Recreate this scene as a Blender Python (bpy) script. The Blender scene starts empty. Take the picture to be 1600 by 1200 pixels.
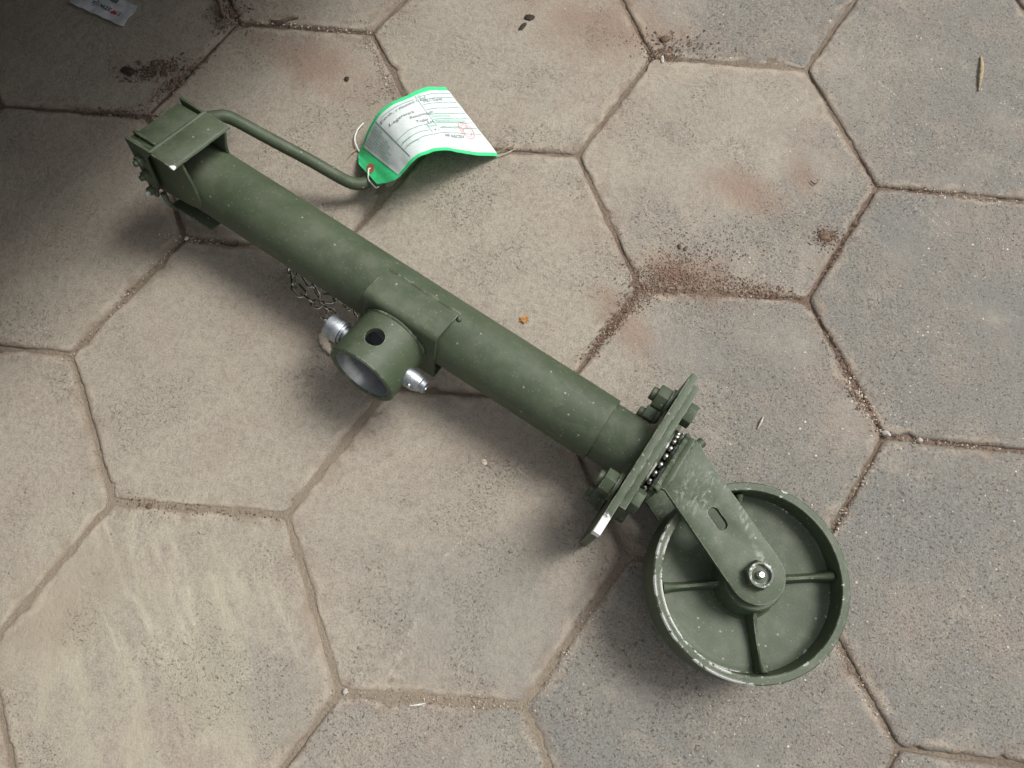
import bpy, bmesh, math, random
from mathutils import Vector, Matrix, noise, Quaternion
random.seed(7)
S = bpy.context.scene
COL = S.collection
PI = math.pi

# ------------------------------------------------------------------ camera
cam = bpy.data.cameras.new('camera'); camo = bpy.data.objects.new('camera', cam); COL.objects.link(camo)
cr, cd, cf = Vector((0.99421, 0.10741, -0.00238)), Vector((0.10163, -0.94748, -0.30324)), Vector((-0.03483, 0.30124, -0.95291))
M = Matrix.Identity(4)
for i in range(3):
    M[i][0] = cr[i]; M[i][1] = -cd[i]; M[i][2] = -cf[i]
M.translation = Vector((-0.16391, -0.46608, 0.69905))
camo.matrix_world = M
cam.sensor_fit = 'HORIZONTAL'; cam.sensor_width = 36; cam.lens = 36 * 1250 / 1600
cam.clip_start = 0.01; cam.clip_end = 100
S.camera = camo

# ------------------------------------------------------------------ light
SUN_EL, SUN_AZ = math.radians(57), math.radians(28)       # azimuth counted from +X towards +Y
world = bpy.data.worlds.new('World'); S.world = world; world.use_nodes = True
wn = world.node_tree.nodes; wl = world.node_tree.links; wn.clear()
sky = wn.new('ShaderNodeTexSky'); sky.sky_type = 'NISHITA'; sky.sun_disc = False
sky.sun_elevation = SUN_EL; sky.sun_rotation = PI / 2 - SUN_AZ
sky.air_density = 1.0; sky.dust_density = 4.0; sky.ozone_density = 1.0
hs = wn.new('ShaderNodeHueSaturation'); hs.inputs['Saturation'].default_value = 0.12
bg = wn.new('ShaderNodeBackground'); bg.inputs['Strength'].default_value = 0.105
wo = wn.new('ShaderNodeOutputWorld')
wl.new(sky.outputs[0], hs.inputs['Color']); wl.new(hs.outputs[0], bg.inputs['Color']); wl.new(bg.outputs[0], wo.inputs[0])
sl = bpy.data.lights.new('sun', 'SUN'); sl.energy = 1.95; sl.angle = math.radians(20); sl.color = (1.0, 0.972, 0.925)
so = bpy.data.objects.new('sun', sl); COL.objects.link(so)
sd = Vector((math.cos(SUN_EL) * math.cos(SUN_AZ), math.cos(SUN_EL) * math.sin(SUN_AZ), math.sin(SUN_EL)))
so.rotation_euler = (-sd).to_track_quat('-Z', 'Y').to_euler(); so.location = (3, 2, 4)
S.view_settings.view_transform = 'Standard'; S.view_settings.look = 'None'
S.view_settings.exposure = 0.42; S.view_settings.gamma = 1.0
S.render.engine = 'CYCLES'

# ------------------------------------------------------------------ node helpers
class NT:
    def __init__(s, name):
        s.m = bpy.data.materials.new(name); s.m.use_nodes = True
        s.n = s.m.node_tree.nodes; s.l = s.m.node_tree.links; s.n.clear()
        s.out = s.n.new('ShaderNodeOutputMaterial'); s.b = s.n.new('ShaderNodeBsdfPrincipled')
        s.l.new(s.b.outputs[0], s.out.inputs[0])
    def put(s, sock, v):
        if isinstance(v, bpy.types.NodeSocket): s.l.new(v, sock)
        elif isinstance(v, (tuple, list)) and len(v) == 3 and sock.type == 'RGBA': sock.default_value = (*v, 1)
        else: sock.default_value = v
    def math(s, op, a, b=0.0, c=None, clamp=False):
        n = s.n.new('ShaderNodeMath'); n.operation = op; n.use_clamp = clamp
        s.put(n.inputs[0], a); s.put(n.inputs[1], b)
        if c is not None: s.put(n.inputs[2], c)
        return n.outputs[0]
    def add(s, a, b): return s.math('ADD', a, b)
    def sub(s, a, b): return s.math('SUBTRACT', a, b)
    def mul(s, a, b): return s.math('MULTIPLY', a, b)
    def step(s, x, lo, hi):
        n = s.n.new('ShaderNodeMapRange'); n.interpolation_type = 'SMOOTHSTEP'
        s.put(n.inputs[0], x); s.put(n.inputs[1], lo); s.put(n.inputs[2], hi)
        return n.outputs[0]
    def mix(s, f, a, b, mode='MIX'):
        n = s.n.new('ShaderNodeMix'); n.data_type = 'RGBA'; n.blend_type = mode
        s.put(n.inputs[0], f); s.put(n.inputs[6], a); s.put(n.inputs[7], b)
        return n.outputs[2]
    def noise(s, scale, detail=3, rough=0.55, vec=None, dist=0.0):
        n = s.n.new('ShaderNodeTexNoise'); n.inputs['Scale'].default_value = scale
        n.inputs['Detail'].default_value = detail; n.inputs['Roughness'].default_value = rough
        n.inputs['Distortion'].default_value = dist
        s.put(n.inputs['Vector'], vec if vec is not None else s.pos())
        return n.outputs[0]
    def vor(s, scale, vec=None, feature='F1'):
        n = s.n.new('ShaderNodeTexVoronoi'); n.feature = feature; n.inputs['Scale'].default_value = scale
        s.put(n.inputs['Vector'], vec if vec is not None else s.pos())
        return n.outputs['Distance'], n.outputs['Color']
    def pos(s):
        if not hasattr(s, '_p'): s._p = s.n.new('ShaderNodeNewGeometry').outputs['Position']
        return s._p
    def obj(s):
        if not hasattr(s, '_o'): s._o = s.n.new('ShaderNodeTexCoord').outputs['Object']
        return s._o
    def sep(s, v):
        n = s.n.new('ShaderNodeSeparateXYZ'); s.put(n.inputs[0], v); return n.outputs
    def chan(s, c):
        n = s.n.new('ShaderNodeSeparateColor'); s.put(n.inputs[0], c); return n.outputs
    def mapping(s, v, scale=(1, 1, 1), rot=(0, 0, 0), loc=(0, 0, 0)):
        n = s.n.new('ShaderNodeMapping'); s.put(n.inputs[0], v)
        n.inputs[1].default_value = loc; n.inputs[2].default_value = rot; n.inputs[3].default_value = scale
        return n.outputs[0]
    def attr(s, name, kind='GEOMETRY'):
        n = s.n.new('ShaderNodeAttribute'); n.attribute_name = name; n.attribute_type = kind
        return n
    def spot(s, v, c, r, soft=0.5, wob=None, amp=0.0, sy=1.0, ang=0.0):
        """mask that is 1 inside an elliptical patch centred on c"""
        m = s.mapping(v, loc=(-c[0], -c[1], -(c[2] if len(c) > 2 else 0)))
        if ang: m = s.mapping(m, rot=(0, 0, ang))
        m = s.mapping(m, scale=(1 / r, 1 / (r * sy), (1 / r if len(c) > 2 else 0)))
        n = s.n.new('ShaderNodeVectorMath'); n.operation = 'LENGTH'; s.l.new(m, n.inputs[0])
        d = n.outputs['Value']
        if wob is not None: d = s.add(d, s.mul(s.sub(wob, 0.5), amp))
        return s.sub(1.0, s.step(d, 1 - soft, 1 + soft * .6))
    def bump(s, h, strength=0.5, dist=0.001):
        n = s.n.new('ShaderNodeBump'); n.inputs['Strength'].default_value = strength
        n.inputs['Distance'].default_value = dist; s.put(n.inputs['Height'], h)
        s.l.new(n.outputs[0], s.b.inputs['Normal'])
    def edge(s, radius, lo, hi):
        """worn convex edges: how far the bevelled normal departs from the true one"""
        bv = s.n.new('ShaderNodeBevel'); bv.samples = 4; bv.inputs['Radius'].default_value = radius
        g = s.n.new('ShaderNodeNewGeometry')
        d = s.n.new('ShaderNodeVectorMath'); d.operation = 'DOT_PRODUCT'
        s.l.new(bv.outputs[0], d.inputs[0]); s.l.new(g.outputs['Normal'], d.inputs[1])
        s._e = s.sub(1.0, d.outputs['Value']); return s.step(s._e, lo, hi)
    def fin(s, color, rough=0.6, metal=0.0, spec=0.5):
        s.put(s.b.inputs['Base Color'], color); s.put(s.b.inputs['Roughness'], rough); s.put(s.b.inputs['Metallic'], metal)
        s.put(s.b.inputs['Specular IOR Level'], spec)
        return s.m

# ------------------------------------------------------------------ materials
def mat_stone():
    t = NT('paving_concrete'); p = t.pos(); x, y, z = t.sep(p)[:3]
    tone = t.attr('tone', 'OBJECT').outputs['Fac']; ed = t.attr('edge').outputs['Fac']
    cx = t.n.new('ShaderNodeCombineXYZ'); t.put(cx.inputs[0], t.mul(tone, 13.0)); t.put(cx.inputs[1], t.mul(tone, 29.0))
    va = t.n.new('ShaderNodeVectorMath'); va.operation = 'ADD'; t.l.new(p, va.inputs[0]); t.l.new(cx.outputs[0], va.inputs[1]); pt = va.outputs[0]
    big = t.noise(5.5, 5, .6, pt); mid = t.noise(26, 5, .62, pt); fine = t.noise(150, 4, .65); grit = t.noise(620, 3, .6)
    streak = t.noise(1, 4, .6, t.mapping(t.mapping(pt, rot=(0, 0, math.radians(-38))), scale=(7, 26, 9)))
    # bare grey concrete on the right and at the bottom centre, dusted beige elsewhere
    g = t.add(t.mul(x, 2.2), t.mul(y, -0.35)); g = t.add(g, t.mul(t.sub(big, .5), 2.6)); g = t.add(g, t.mul(t.sub(mid, .5), 1.0)); g = t.add(g, tone)
    grey = t.step(g, -0.42, 0.62)
    col = t.mix(grey, (.345, .309, .254), (.212, .206, .188))
    col = t.mix(t.mul(t.step(t.noise(11, 4, .6, t.mapping(p, loc=(3, 7, 0))), .46, .68), .45), col, (.315, .255, .210))
    col = t.mix(t.mul(t.step(mid, .50, .72), .38), col, (.385, .345, .280))
    col = t.mix(t.mul(t.step(streak, .50, .72), t.mul(t.sub(1.0, grey), .55)), col, (.405, .362, .290))
    col = t.mix(t.mul(t.step(fine, .44, .68), .38), col, (.205, .170, .132))
    col = t.mix(t.mul(t.step(grit, .47, .66), .36), col, (.160, .134, .110)); col = t.mix(t.mul(t.step(grit, .52, .34), .22), col, (.47, .41, .32))
    # damp grey-green patches
    for c, r, sy, a in (((-.365, -.530), .070, .55, .6), ((-.20, -.455), .11, .6, .2), ((.165, -.33), .085, .7, .2), ((.157, -.045), .030, .7, .5), ((.30, -.12), .07, .8, .0), ((-.08, -.56), .10, .6, 0)):
        col = t.mix(t.mul(t.spot(p, c, r, .6, mid, 2.2, sy, a), .32), col, (.185, .195, .180))
    # rusty red soil stains
    for c, r, sy, a in (((.076, .003), .020, 1.2, .0), ((-.030, -.118), .060, .5, .1), ((-.045, -.122), .030, .6, .1), ((-.095, -.168), .05, .4, .9), ((.098, -.062), .012, 1, 0), ((-.13, .165), .10, .5, .2), ((-.44, .085), .09, .35, .4), ((.02, -.02), .05, .5, .5)):
        col = t.mix(t.mul(t.spot(p, c, r, .7, t.add(t.mul(fine, .6), t.mul(mid, .5)), 3.4, sy, a), .55), col, (.235, .145, .105))
    # pale scuffs fanned over the lower left stone, long scratches elsewhere
    fan = t.noise(1, 3, .6, t.mapping(t.mapping(p, rot=(0, 0, math.radians(-31))), scale=(62, 12, 1)), .9)
    col = t.mix(t.mul(t.mul(t.spot(p, (-.465, -.465), .115, .6, mid, 1.8, .75, .5), t.step(fan, .45, .70)), .62), col, (.50, .455, .355))
    sw = t.noise(1, 4, .6, t.mapping(t.mapping(p, rot=(0, 0, math.radians(-26))), scale=(30, 8, 1)), .5)
    col = t.mix(t.mul(t.mul(t.spot(p, (-.465, -.53), .13, .6, mid, 1.2, .9, .4), t.step(sw, .42, .62)), .55), col, (.40, .365, .275))
    for c, r, sy, a in (((.0154, .0222), .011, .22, .9), ((.19, -.025), .026, .05, .7), ((-.252, -.475), .036, .05, -1.25), ((-.225, -.40), .03, .05, -.9), ((-.375, -.512), .028, .035, -.75), ((.165, .115), .016, .07, .75), ((.21, -.03), .018, .06, .75), ((.075, -.44), .02, .06, -.9)):
        col = t.mix(t.mul(t.spot(p, c, r, .6, fine, 2.6, sy, a), t.mul(t.step(t.noise(380, 3, .7), .44, .62), .50)), col, (.52, .50, .43))
    # dark pits and pale aggregate
    pm = t.add(t.noise(13, 4, .6, t.mapping(pt, loc=(1.3, 0, 0))), t.mul(grey, .14))
    pk = t.mul(t.step(t.noise(330, 4, .62, t.mapping(p, scale=(1, 1.2, 1), rot=(0, 0, .5))), .60, .68), t.step(pm, .47, .62))
    pk2 = t.mul(t.step(t.noise(760, 3, .65, t.mapping(p, scale=(1.2, 1, 1), rot=(0, 0, .9))), .575, .66), t.step(pm, .44, .64))
    col = t.mix(t.mul(pk, .55), col, (.105, .085, .070)); col = t.mix(t.mul(pk2, .34), col, (.125, .102, .084))
    drift = t.spot(p, (-.545, -.475), .085, .55, t.add(t.mul(mid, .6), t.mul(big, .6)), 1.6, .55, -.9)
    col = t.mix(t.mul(drift, .85), col, t.mix(t.step(mid, .35, .65), (.305, .262, .200), (.335, .292, .226)))
    ad, ac = t.vor(210, t.mapping(p, loc=(.37, .11, 0))); acs = t.chan(ac)
    ag = t.mul(t.step(acs[0], .93, .94), t.sub(1.0, t.step(ad, .12, .24))); ag = t.mul(t.mul(ag, t.step(t.noise(9, 4, .65, pt), .40, .62)), t.add(t.mul(grey, .85), .12))
    col = t.mix(ag, col, (.74, .72, .66))
    bd, bc = t.vor(480, t.mapping(p, loc=(.7, .21, 0))); ag2 = t.mul(t.step(t.chan(bc)[0], .955, .96), t.sub(1.0, t.step(bd, .18, .34))); ag2 = t.mul(t.mul(ag2, t.step(t.noise(14, 4, .65, pt), .42, .64)), t.add(t.mul(grey, .7), .2))
    col = t.mix(ag2, col, (.66, .62, .54))
    # soil packed along the arris, pale rubbed line just inside it
    dirt = t.sub(1.0, t.step(t.add(ed, t.add(t.mul(t.sub(fine, .5), .008), t.mul(t.sub(mid, .5), .010))), .0010, .0058))
    rub = t.mul(t.mul(t.step(ed, .002, .0045), t.step(t.noise(28, 4, .7, t.mapping(p, loc=(5, 2, 0))), .42, .58)), t.sub(1.0, t.step(t.add(ed, t.mul(t.sub(mid, .5), .006)), .0055, .011)))
    col = t.mix(t.mul(rub, .42), col, (.46, .385, .30))
    col = t.mix(t.mul(dirt, .50), col, (.215, .160, .118))
    dr2 = t.mul(t.sub(1.0, t.step(t.add(ed, t.mul(t.sub(mid, .5), .03)), .006, .022)), t.step(t.noise(40, 3), .5, .62))
    col = t.mix(t.mul(dr2, .35), col, (.200, .150, .115))
    h = t.add(t.mul(mid, 1.2), t.add(t.mul(t.noise(85, 4, .65), t.add(.35, t.mul(grey, .9))), t.add(t.mul(fine, .85), t.mul(grit, .5))))
    h = t.sub(h, t.add(t.mul(pk, .8), t.mul(pk2, .4))); h = t.add(h, t.mul(ag, .15))
    t.bump(h, .85, .0015)
    return t.fin(col, t.add(.78, t.mul(fine, .2)), 0, .28)

def mat_soil():
    t = NT('joint_soil'); p = t.pos()
    a = t.noise(34, 4); b = t.noise(420, 4, .7); c = t.noise(1100, 2)
    rl = t.math('MAXIMUM', t.spot(p, (-.03, -.14), .19, .6, a, 1.0, .65), t.spot(p, (.13, -.15), .22, .6, a, 1.0, 1))
    base = t.mix(t.step(a, .35, .65), (.235, .190, .145), (.315, .258, .195))
    base = t.mix(t.mul(rl, .70), base, (.220, .145, .110))
    dust = t.math('MAXIMUM', t.spot(p, (-.45, -.42), .34, .6, a, .8, .75), t.spot(p, (-.2, -.52), .18, .6, a, .8, .6))
    base = t.mix(t.mul(dust, .72), base, (.350, .292, .220))
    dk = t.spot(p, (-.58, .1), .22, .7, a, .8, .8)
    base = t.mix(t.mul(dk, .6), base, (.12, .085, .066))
    col = t.mix(t.mul(t.step(b, .46, .72), t.sub(.55, t.mul(dust, .38))), base, (.11, .08, .062)); col = t.mix(t.mul(t.step(c, .56, .72), .3), col, (.45, .38, .30))
    t.bump(t.add(b, t.mul(c, .7)), 1.0, .0022)
    return t.fin(col, .95, 0, .15)

def mat_paint(name, wear=0.35, erad=0.0012, chips=0.0, scuff=False, white_tip=None, wheelwear=None):
    t = NT(name); o = t.obj()
    a = t.noise(18, 4, .6, o); b = t.noise(90, 4, .6, o); c = t.noise(600, 3, .6, o)
    col = t.mix(t.step(a, .32, .68), (.050, .070, .038), (.066, .088, .050))
    col = t.mix(t.mul(t.step(b, .48, .72), .30), col, (.082, .102, .064))
    col = t.mix(t.mul(t.step(c, .50, .70), .30), col, (.115, .135, .092))
    # thin dust settled on what faces up
    nz = t.sep(t.n.new('ShaderNodeNewGeometry').outputs['Normal'])[2]
    col = t.mix(t.mul(t.mul(t.step(nz, .55, 1.0), t.step(t.noise(42, 4, .65, o), .40, .72)), .34), col, (.165, .168, .128))
    run = t.noise(1, 4, .6, t.mapping(o, scale=(22, 30, 30), loc=(4, 1, 2)), 1.1)
    col = t.mix(t.mul(t.mul(t.step(run, .52, .56), t.spot(o, (-.005, 0, .055), .085, .5)), .55), col, (.045, .062, .036))
    rough = t.add(.42, t.mul(b, .26))
    # fly specks and tiny chips
    d1, c1 = t.vor(260, o); sp = t.mul(t.step(t.chan(c1)[0], .955, .96), t.sub(1.0, t.step(d1, .14, .30)))
    d2, c2 = t.vor(620, o); sp2 = t.mul(t.step(t.chan(c2)[1], .94, .95), t.sub(1.0, t.step(d2, .2, .4)))
    col = t.mix(t.mul(sp, .65), col, (.36, .37, .31)); col = t.mix(t.mul(sp2, .45), col, (.27, .28, .22))
    rb = t.noise(1, 3, .6, t.mapping(o, scale=(26, 8, 8), rot=(.2, .3, .5)), .4)
    col = t.mix(t.mul(t.step(rb, .60, .74), .35), col, (.110, .132, .088))
    if wheelwear is not None:
        ox = t.sep(o); bias = t.add(t.mul(t.add(ox[1], .043), -1.0), t.mul(t.sub(ox[0], .1565), -.7))
        bias = t.mul(t.math('MINIMUM', bias, .06), wheelwear)
    else: bias = 0.0
    if scuff:
        for cc, r, sy, an in (((.085, -.010), .022, .45, .6), ((.092, .006), .016, .35, -.3), ((.080, -.022), .012, .5, .2), ((.128, -.012), .016, .18, .7), ((.150, -.028), .010, .3, .5)):
            fx = t.noise(1, 4, .7, t.mapping(o, scale=(240, 110, 40), rot=(0, 0, .9 + an * 2)), .8)
            m = t.mul(t.spot(o, cc, r, .7, b, 1.8, sy, an), t.step(fx, .46, .66))
            col = t.mix(t.mul(m, .55), col, (.36, .40, .33))
    if chips > 0:
        e2 = t.mul(t.edge(erad * 2.0, .015, .05), t.step(t.add(t.noise(38, 5, .72, t.mapping(o, loc=(2, 1, 5))), t.add(t.mul(c, .10), bias)), .645 - chips * .06, .665 - chips * .06))
        col = t.mix(e2, col, (.80, .80, .78)); rough = t.mix(e2, rough, (.55, .55, .55))
    e = t.mul(t.edge(erad, .015, .08) if not chips else t.step(t._e, .02, .10), t.step(t.add(b, t.mul(c, .12)), .62 - wear * .12, .68 - wear * .12))
    col = t.mix(t.mul(e, .75 if not chips else .30), col, (.40, .42, .37))
    if white_tip:
        tip = t.spot(o, white_tip[:3], white_tip[3], .22, t.noise(190, 4, .75, o), 1.5)
        col = t.mix(tip, col, (.80, .80, .79))
    t.bump(t.add(t.mul(b, .4), t.add(c, t.mul(t.noise(240, 3, .6, o), .9))), .20, .0006)
    return t.fin(col, rough, 0, .40)

def mat_simple(name, col, rough=.6, metal=0., var=.15, nscale=200, bump=.1, spec=.5, col2=None):
    t = NT(name); o = t.obj(); a = t.noise(nscale, 4, .6, o); b = t.noise(nscale * .15, 3, .6, o)
    c2 = col2 or tuple(c * (1 - var * 1.6) for c in col)
    cc = t.mix(t.step(a, .35, .65), c2, col); cc = t.mix(t.mul(t.step(b, .4, .7), .4), cc, tuple(min(1, c * (1 + var)) for c in col))
    t.bump(a, bump, .0005)
    return t.fin(cc, t.add(rough - .08, t.mul(a, .16)), metal, spec)

STONE = mat_stone(); SOIL = mat_soil()
PAINT = mat_paint('olive_paint', .30, .0009)
PAINT_W = mat_paint('olive_paint_worn', .55, .0016, chips=1.0, wheelwear=.9)
PAINT_F = mat_paint('olive_paint_scuffed', .8, .0012, scuff=True)
PAINT_T = mat_paint('olive_paint_chipped', .9, .0014, white_tip=(.037, -.0855, .1080, .0185))
ZINC = mat_simple('zinc_plating', (.44, .47, .49), .45, 1.0, .25, 260, .12)
WIRE = mat_simple('chain_steel', (.62, .61, .57), .22, 1.0, .3, 500, .1)
BORE = mat_simple('grey_primer_bore', (.33, .345, .355), .46, .30, .15, 160, .2)
BRIGHT = mat_simple('bare_steel', (.78, .78, .77), .28, 1.0, .1, 400, .1)
BALL = mat_simple('greased_steel', (.50, .50, .45), .36, 1.0, .2, 300, .1)
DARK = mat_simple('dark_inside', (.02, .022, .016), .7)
GREEN = mat_simple('green_card', (.055, .72, .265), .55, 0, .08, 300, .08, .4)
WHITE = mat_simple('white_card', (.74, .81, .795), .6, 0, .04, 300, .08, .35)
PRINT = mat_simple('green_print', (.20, .40, .33), .7, 0, .1)
PRINTL = mat_simple('pale_green_print', (.42, .66, .56), .7, 0, .1)
INK = mat_simple('ballpoint_ink', (.28, .28, .33), .6, 0, .3)
STAMP = mat_simple('red_stamp_ink', (.80, .33, .38), .7, 0, .2)
EYELET = mat_simple('red_brown_paper', (.46, .13, .055), .8, 0, .2)
STRING = mat_simple('white_string', (.80, .79, .74), .9, 0, .1, 900, .6)
LABELP = mat_simple('grimy_label_paper', (.60, .62, .63), .7, 0, .25, 60, .2)
BLACKINK = mat_simple('black_print', (.03, .03, .035), .6)
REDINK = mat_simple('red_print', (.45, .05, .06), .6)
GREYINK = mat_simple('grey_smudge', (.13, .125, .12), .7, 0, .5, 90)
STRAW = mat_simple('dry_straw', (.40, .31, .19), .8, 0, .25, 300, .3)
PALE = mat_simple('pale_splinter', (.62, .54, .42), .8, 0, .2, 300, .3)
ORANGE = mat_simple('orange_leaf', (.60, .27, .07), .7, 0, .3, 300, .4)
CHALK = mat_simple('white_flake', (.72, .70, .64), .8, 0, .1, 300, .3)
BARK = mat_simple('dark_bark', (.055, .038, .028), .9, 0, .4, 300, .8)
CLOD = mat_simple('brown_clod', (.17, .115, .08), .95, 0, .3, 300, .8)
PEBBLE = mat_simple('grey_pebble', (.48, .45, .40), .8, 0, .2, 300, .4)
BLOCKER = mat_simple('blocker_dark', (.045, .045, .045), .6, 0, .2, 40, .2)  # dark coat of the added, unseen light blocker
def mat_grit():
    t = NT('loose_grit'); r = t.attr('tint').outputs['Color']
    t.bump(t.noise(900, 2), .4, .0004); return t.fin(r, .9, 0, .2)
GRIT = mat_grit()

# ------------------------------------------------------------------ mesh helpers
def finish(name, bm, mat, parent=None, loc=None, smooth=True, ang=32, bevel=0.0, seg=2, tri=True):
    bmesh.ops.remove_doubles(bm, verts=bm.verts, dist=1e-6)
    bmesh.ops.recalc_face_normals(bm, faces=bm.faces)
    if bevel > 0:
        es = [e for e in bm.edges if len(e.link_faces) == 2 and e.calc_face_angle(0) > math.radians(38)]
        bmesh.ops.bevel(bm, geom=es, offset=bevel, segments=seg, profile=.5, affect='EDGES', clamp_overlap=True)
    for f in bm.faces: f.smooth = smooth
    a = math.radians(ang)
    for e in bm.edges:
        e.smooth = not (len(e.link_faces) != 2 or e.calc_face_angle(0) > a)
    me = bpy.data.meshes.new(name); bm.to_mesh(me); bm.free()
    return link(name, me, mat, parent, loc)
def link(name, me, mat, parent=None, loc=None):
    o = bpy.data.objects.new(name, me); COL.objects.link(o)
    if mat is not None and not me.materials: me.materials.append(mat)
    if parent: o.parent = parent
    if loc is not None: o.location = loc
    return o
def tag(o, label, cat, group=None):
    o['label'] = label; o['category'] = cat
    if group: o['group'] = group
    return o
def empty(name, loc, label, cat, group=None):
    o = bpy.data.objects.new(name, None); o.empty_display_size = .02; COL.objects.link(o); o.location = loc
    return tag(o, label, cat, group)
def frame(axis, up=Vector((0, 0, 1))):
    a = Vector(axis).normalized(); x = Vector(up).cross(a)
    if x.length < 1e-4: x = Vector((1, 0, 0)).cross(a)
    x.normalize(); return x, a.cross(x), a
def revolve(bm, prof, origin, axis, seg=48, closed=False, phase=0.0, up=Vector((0, 0, 1))):
    """prof: list of (distance along axis, radius)"""
    x, y, a = frame(axis, up); o = Vector(origin); rings = []
    for (d, r) in prof:
        if r < 1e-7: rings.append([bm.verts.new(o + a * d)])
        else: rings.append([bm.verts.new(o + a * d + (x * math.cos(phase + 2 * PI * k / seg) + y * math.sin(phase + 2 * PI * k / seg)) * r) for k in range(seg)])
    prs = list(zip(rings, rings[1:]))
    if closed: prs.append((rings[-1], rings[0]))
    for A, B in prs:
        for k in range(seg):
            k2 = (k + 1) % seg
            if len(A) == 1 and len(B) == 1: continue
            if len(A) == 1: bm.faces.new((A[0], B[k], B[k2]))
            elif len(B) == 1: bm.faces.new((A[k], B[0], A[k2]))
            else: bm.faces.new((A[k], B[k], B[k2], A[k2]))
def sweep(bm, pts, r, seg=12, cap=True, closed=False):
    pts = [Vector(p) for p in pts]; n = len(pts); rings = []; up = Vector((0.13, .21, .97))
    for i, p in enumerate(pts):
        q0 = pts[(i - 1) % n] if (closed or i > 0) else p; q1 = pts[(i + 1) % n] if (closed or i < n - 1) else p
        tdir = (q1 - q0).normalized(); x = up - tdir * up.dot(tdir); x.normalize(); up = x; y = tdir.cross(x)
        rr = r(i / (n - 1)) if callable(r) else r
        rings.append([bm.verts.new(p + (x * math.cos(2 * PI * k / seg) + y * math.sin(2 * PI * k / seg)) * rr) for k in range(seg)])
    for i in range(n if closed else n - 1):
        A, B = rings[i], rings[(i + 1) % n]
        for k in range(seg): bm.faces.new((A[k], B[k], B[(k + 1) % seg], A[(k + 1) % seg]))
    if cap and not closed: bm.faces.new(rings[0][::-1]); bm.faces.new(rings[-1])
def smooth_path(pts, n=8):
    pts = [Vector(p) for p in pts]; P = [pts[0] * 2 - pts[1]] + pts + [pts[-1] * 2 - pts[-2]]; out = []
    for i in range(1, len(P) - 2):
        a, b, c, d = P[i - 1:i + 3]
        for k in range(n):
            t = k / n
            out.append(.5 * ((2 * b) + (c - a) * t + (2 * a - 5 * b + 4 * c - d) * t * t + (3 * b - a - 3 * c + d) * t ** 3))
    out.append(pts[-1]); return out
def prism(bm, outline, T, t0, t1):
    """outline: 2D points; T maps (x, y, t) to a vector; solid between t0 and t1"""
    A = [bm.verts.new(T(x, y, t0)) for x, y in outline]; B = [bm.verts.new(T(x, y, t1)) for x, y in outline]
    n = len(outline)
    bm.faces.new(A[::-1]); bm.faces.new(B)
    for k in range(n): bm.faces.new((A[k], A[(k + 1) % n], B[(k + 1) % n], B[k]))
def plate_with_holes(outlines, thick, bevel=0.0006):
    cu = bpy.data.curves.new('c', 'CURVE'); cu.dimensions = '2D'; cu.fill_mode = 'BOTH'
    for ol in outlines:
        sp = cu.splines.new('POLY'); sp.points.add(len(ol) - 1); sp.use_cyclic_u = True
        for pt, (x, y) in zip(sp.points, ol): pt.co = (x, y, 0, 1)
    cu.extrude = thick / 2 - bevel; cu.bevel_depth = bevel; cu.bevel_resolution = 1; cu.offset = -bevel
    o = bpy.data.objects.new('c', cu); COL.objects.link(o)
    me = bpy.data.meshes.new_from_object(o.evaluated_get(bpy.context.evaluated_depsgraph_get()))
    bpy.data.objects.remove(o); bm = bmesh.new(); bm.from_mesh(me); bpy.data.meshes.remove(me); return bm
def text_mesh(body, size, shear=0.0):
    cu = bpy.data.curves.new('t', 'FONT'); cu.body = body; cu.size = size; cu.shear = shear; cu.resolution_u = 2
    o = bpy.data.objects.new('t', cu); COL.objects.link(o)
    me = bpy.data.meshes.new_from_object(o.evaluated_get(bpy.context.evaluated_depsgraph_get()))
    bpy.data.objects.remove(o)
    V = [v.co.copy() for v in me.vertices]; F = [tuple(p.vertices) for p in me.polygons]; bpy.data.meshes.remove(me)
    return V, F
def box(bm, T, x0, x1, y0, y1, z0, z1):
    prism(bm, [(x0, y0), (x1, y0), (x1, y1), (x0, y1)], T, z0, z1)
def hexpts(r, ph=0.0): return [(r * math.cos(ph + k * PI / 3), r * math.sin(ph + k * PI / 3)) for k in range(6)]
def sphere(bm, c, r, u=10, v=7):
    prof = [(-r * math.cos(PI * k / v), r * math.sin(PI * k / v)) for k in range(v + 1)]
    prof[0] = (-r, 0); prof[-1] = (r, 0); revolve(bm, prof, c, (0, 0, 1), u)
def wob(p, s): return noise.noise(Vector(p) * s)

# ------------------------------------------------------------------ pavement: bed of soil and hexagonal stones
SIDE = 0.15; HH = math.sqrt(3) / 2
SEEN = {(-1, 1): (-.0808, .1294), (1, 1): (.0799, .1318), (2, 0): (.1489, -.002), (1, -1): (.0802, -.1316), (-1, -1): (-.0785, -.1366),
        (-2, 0): (-.1494, .0031), (2, -2): (.1481, -.2586), (-5, 1): (-.3811, .1307), (-7, 1): (-.5265, .1279), (-8, 0): (-.5948, .0031),
        (-7, -1): (-.5236, -.1308), (-8, -2): (-.6007, -.2597), (-7, -3): (-.5268, -.3897), (-5, -3): (-.3725, -.3855), (-4, -4): (-.3014, -.5232),
        (-2, -4): (-.1507, -.5171), (2, -4): (.1514, -.5165), (1, -3): (.0765, -.3933)}
def vert(kx, ky):
    if (kx, ky) in SEEN: return Vector((*SEEN[(kx, ky)], 0))
    r = random.Random(kx * 91 + ky * 7)
    return Vector((kx * SIDE / 2 + r.uniform(-.002, .002), ky * SIDE * HH + r.uniform(-.002, .002), 0))
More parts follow.
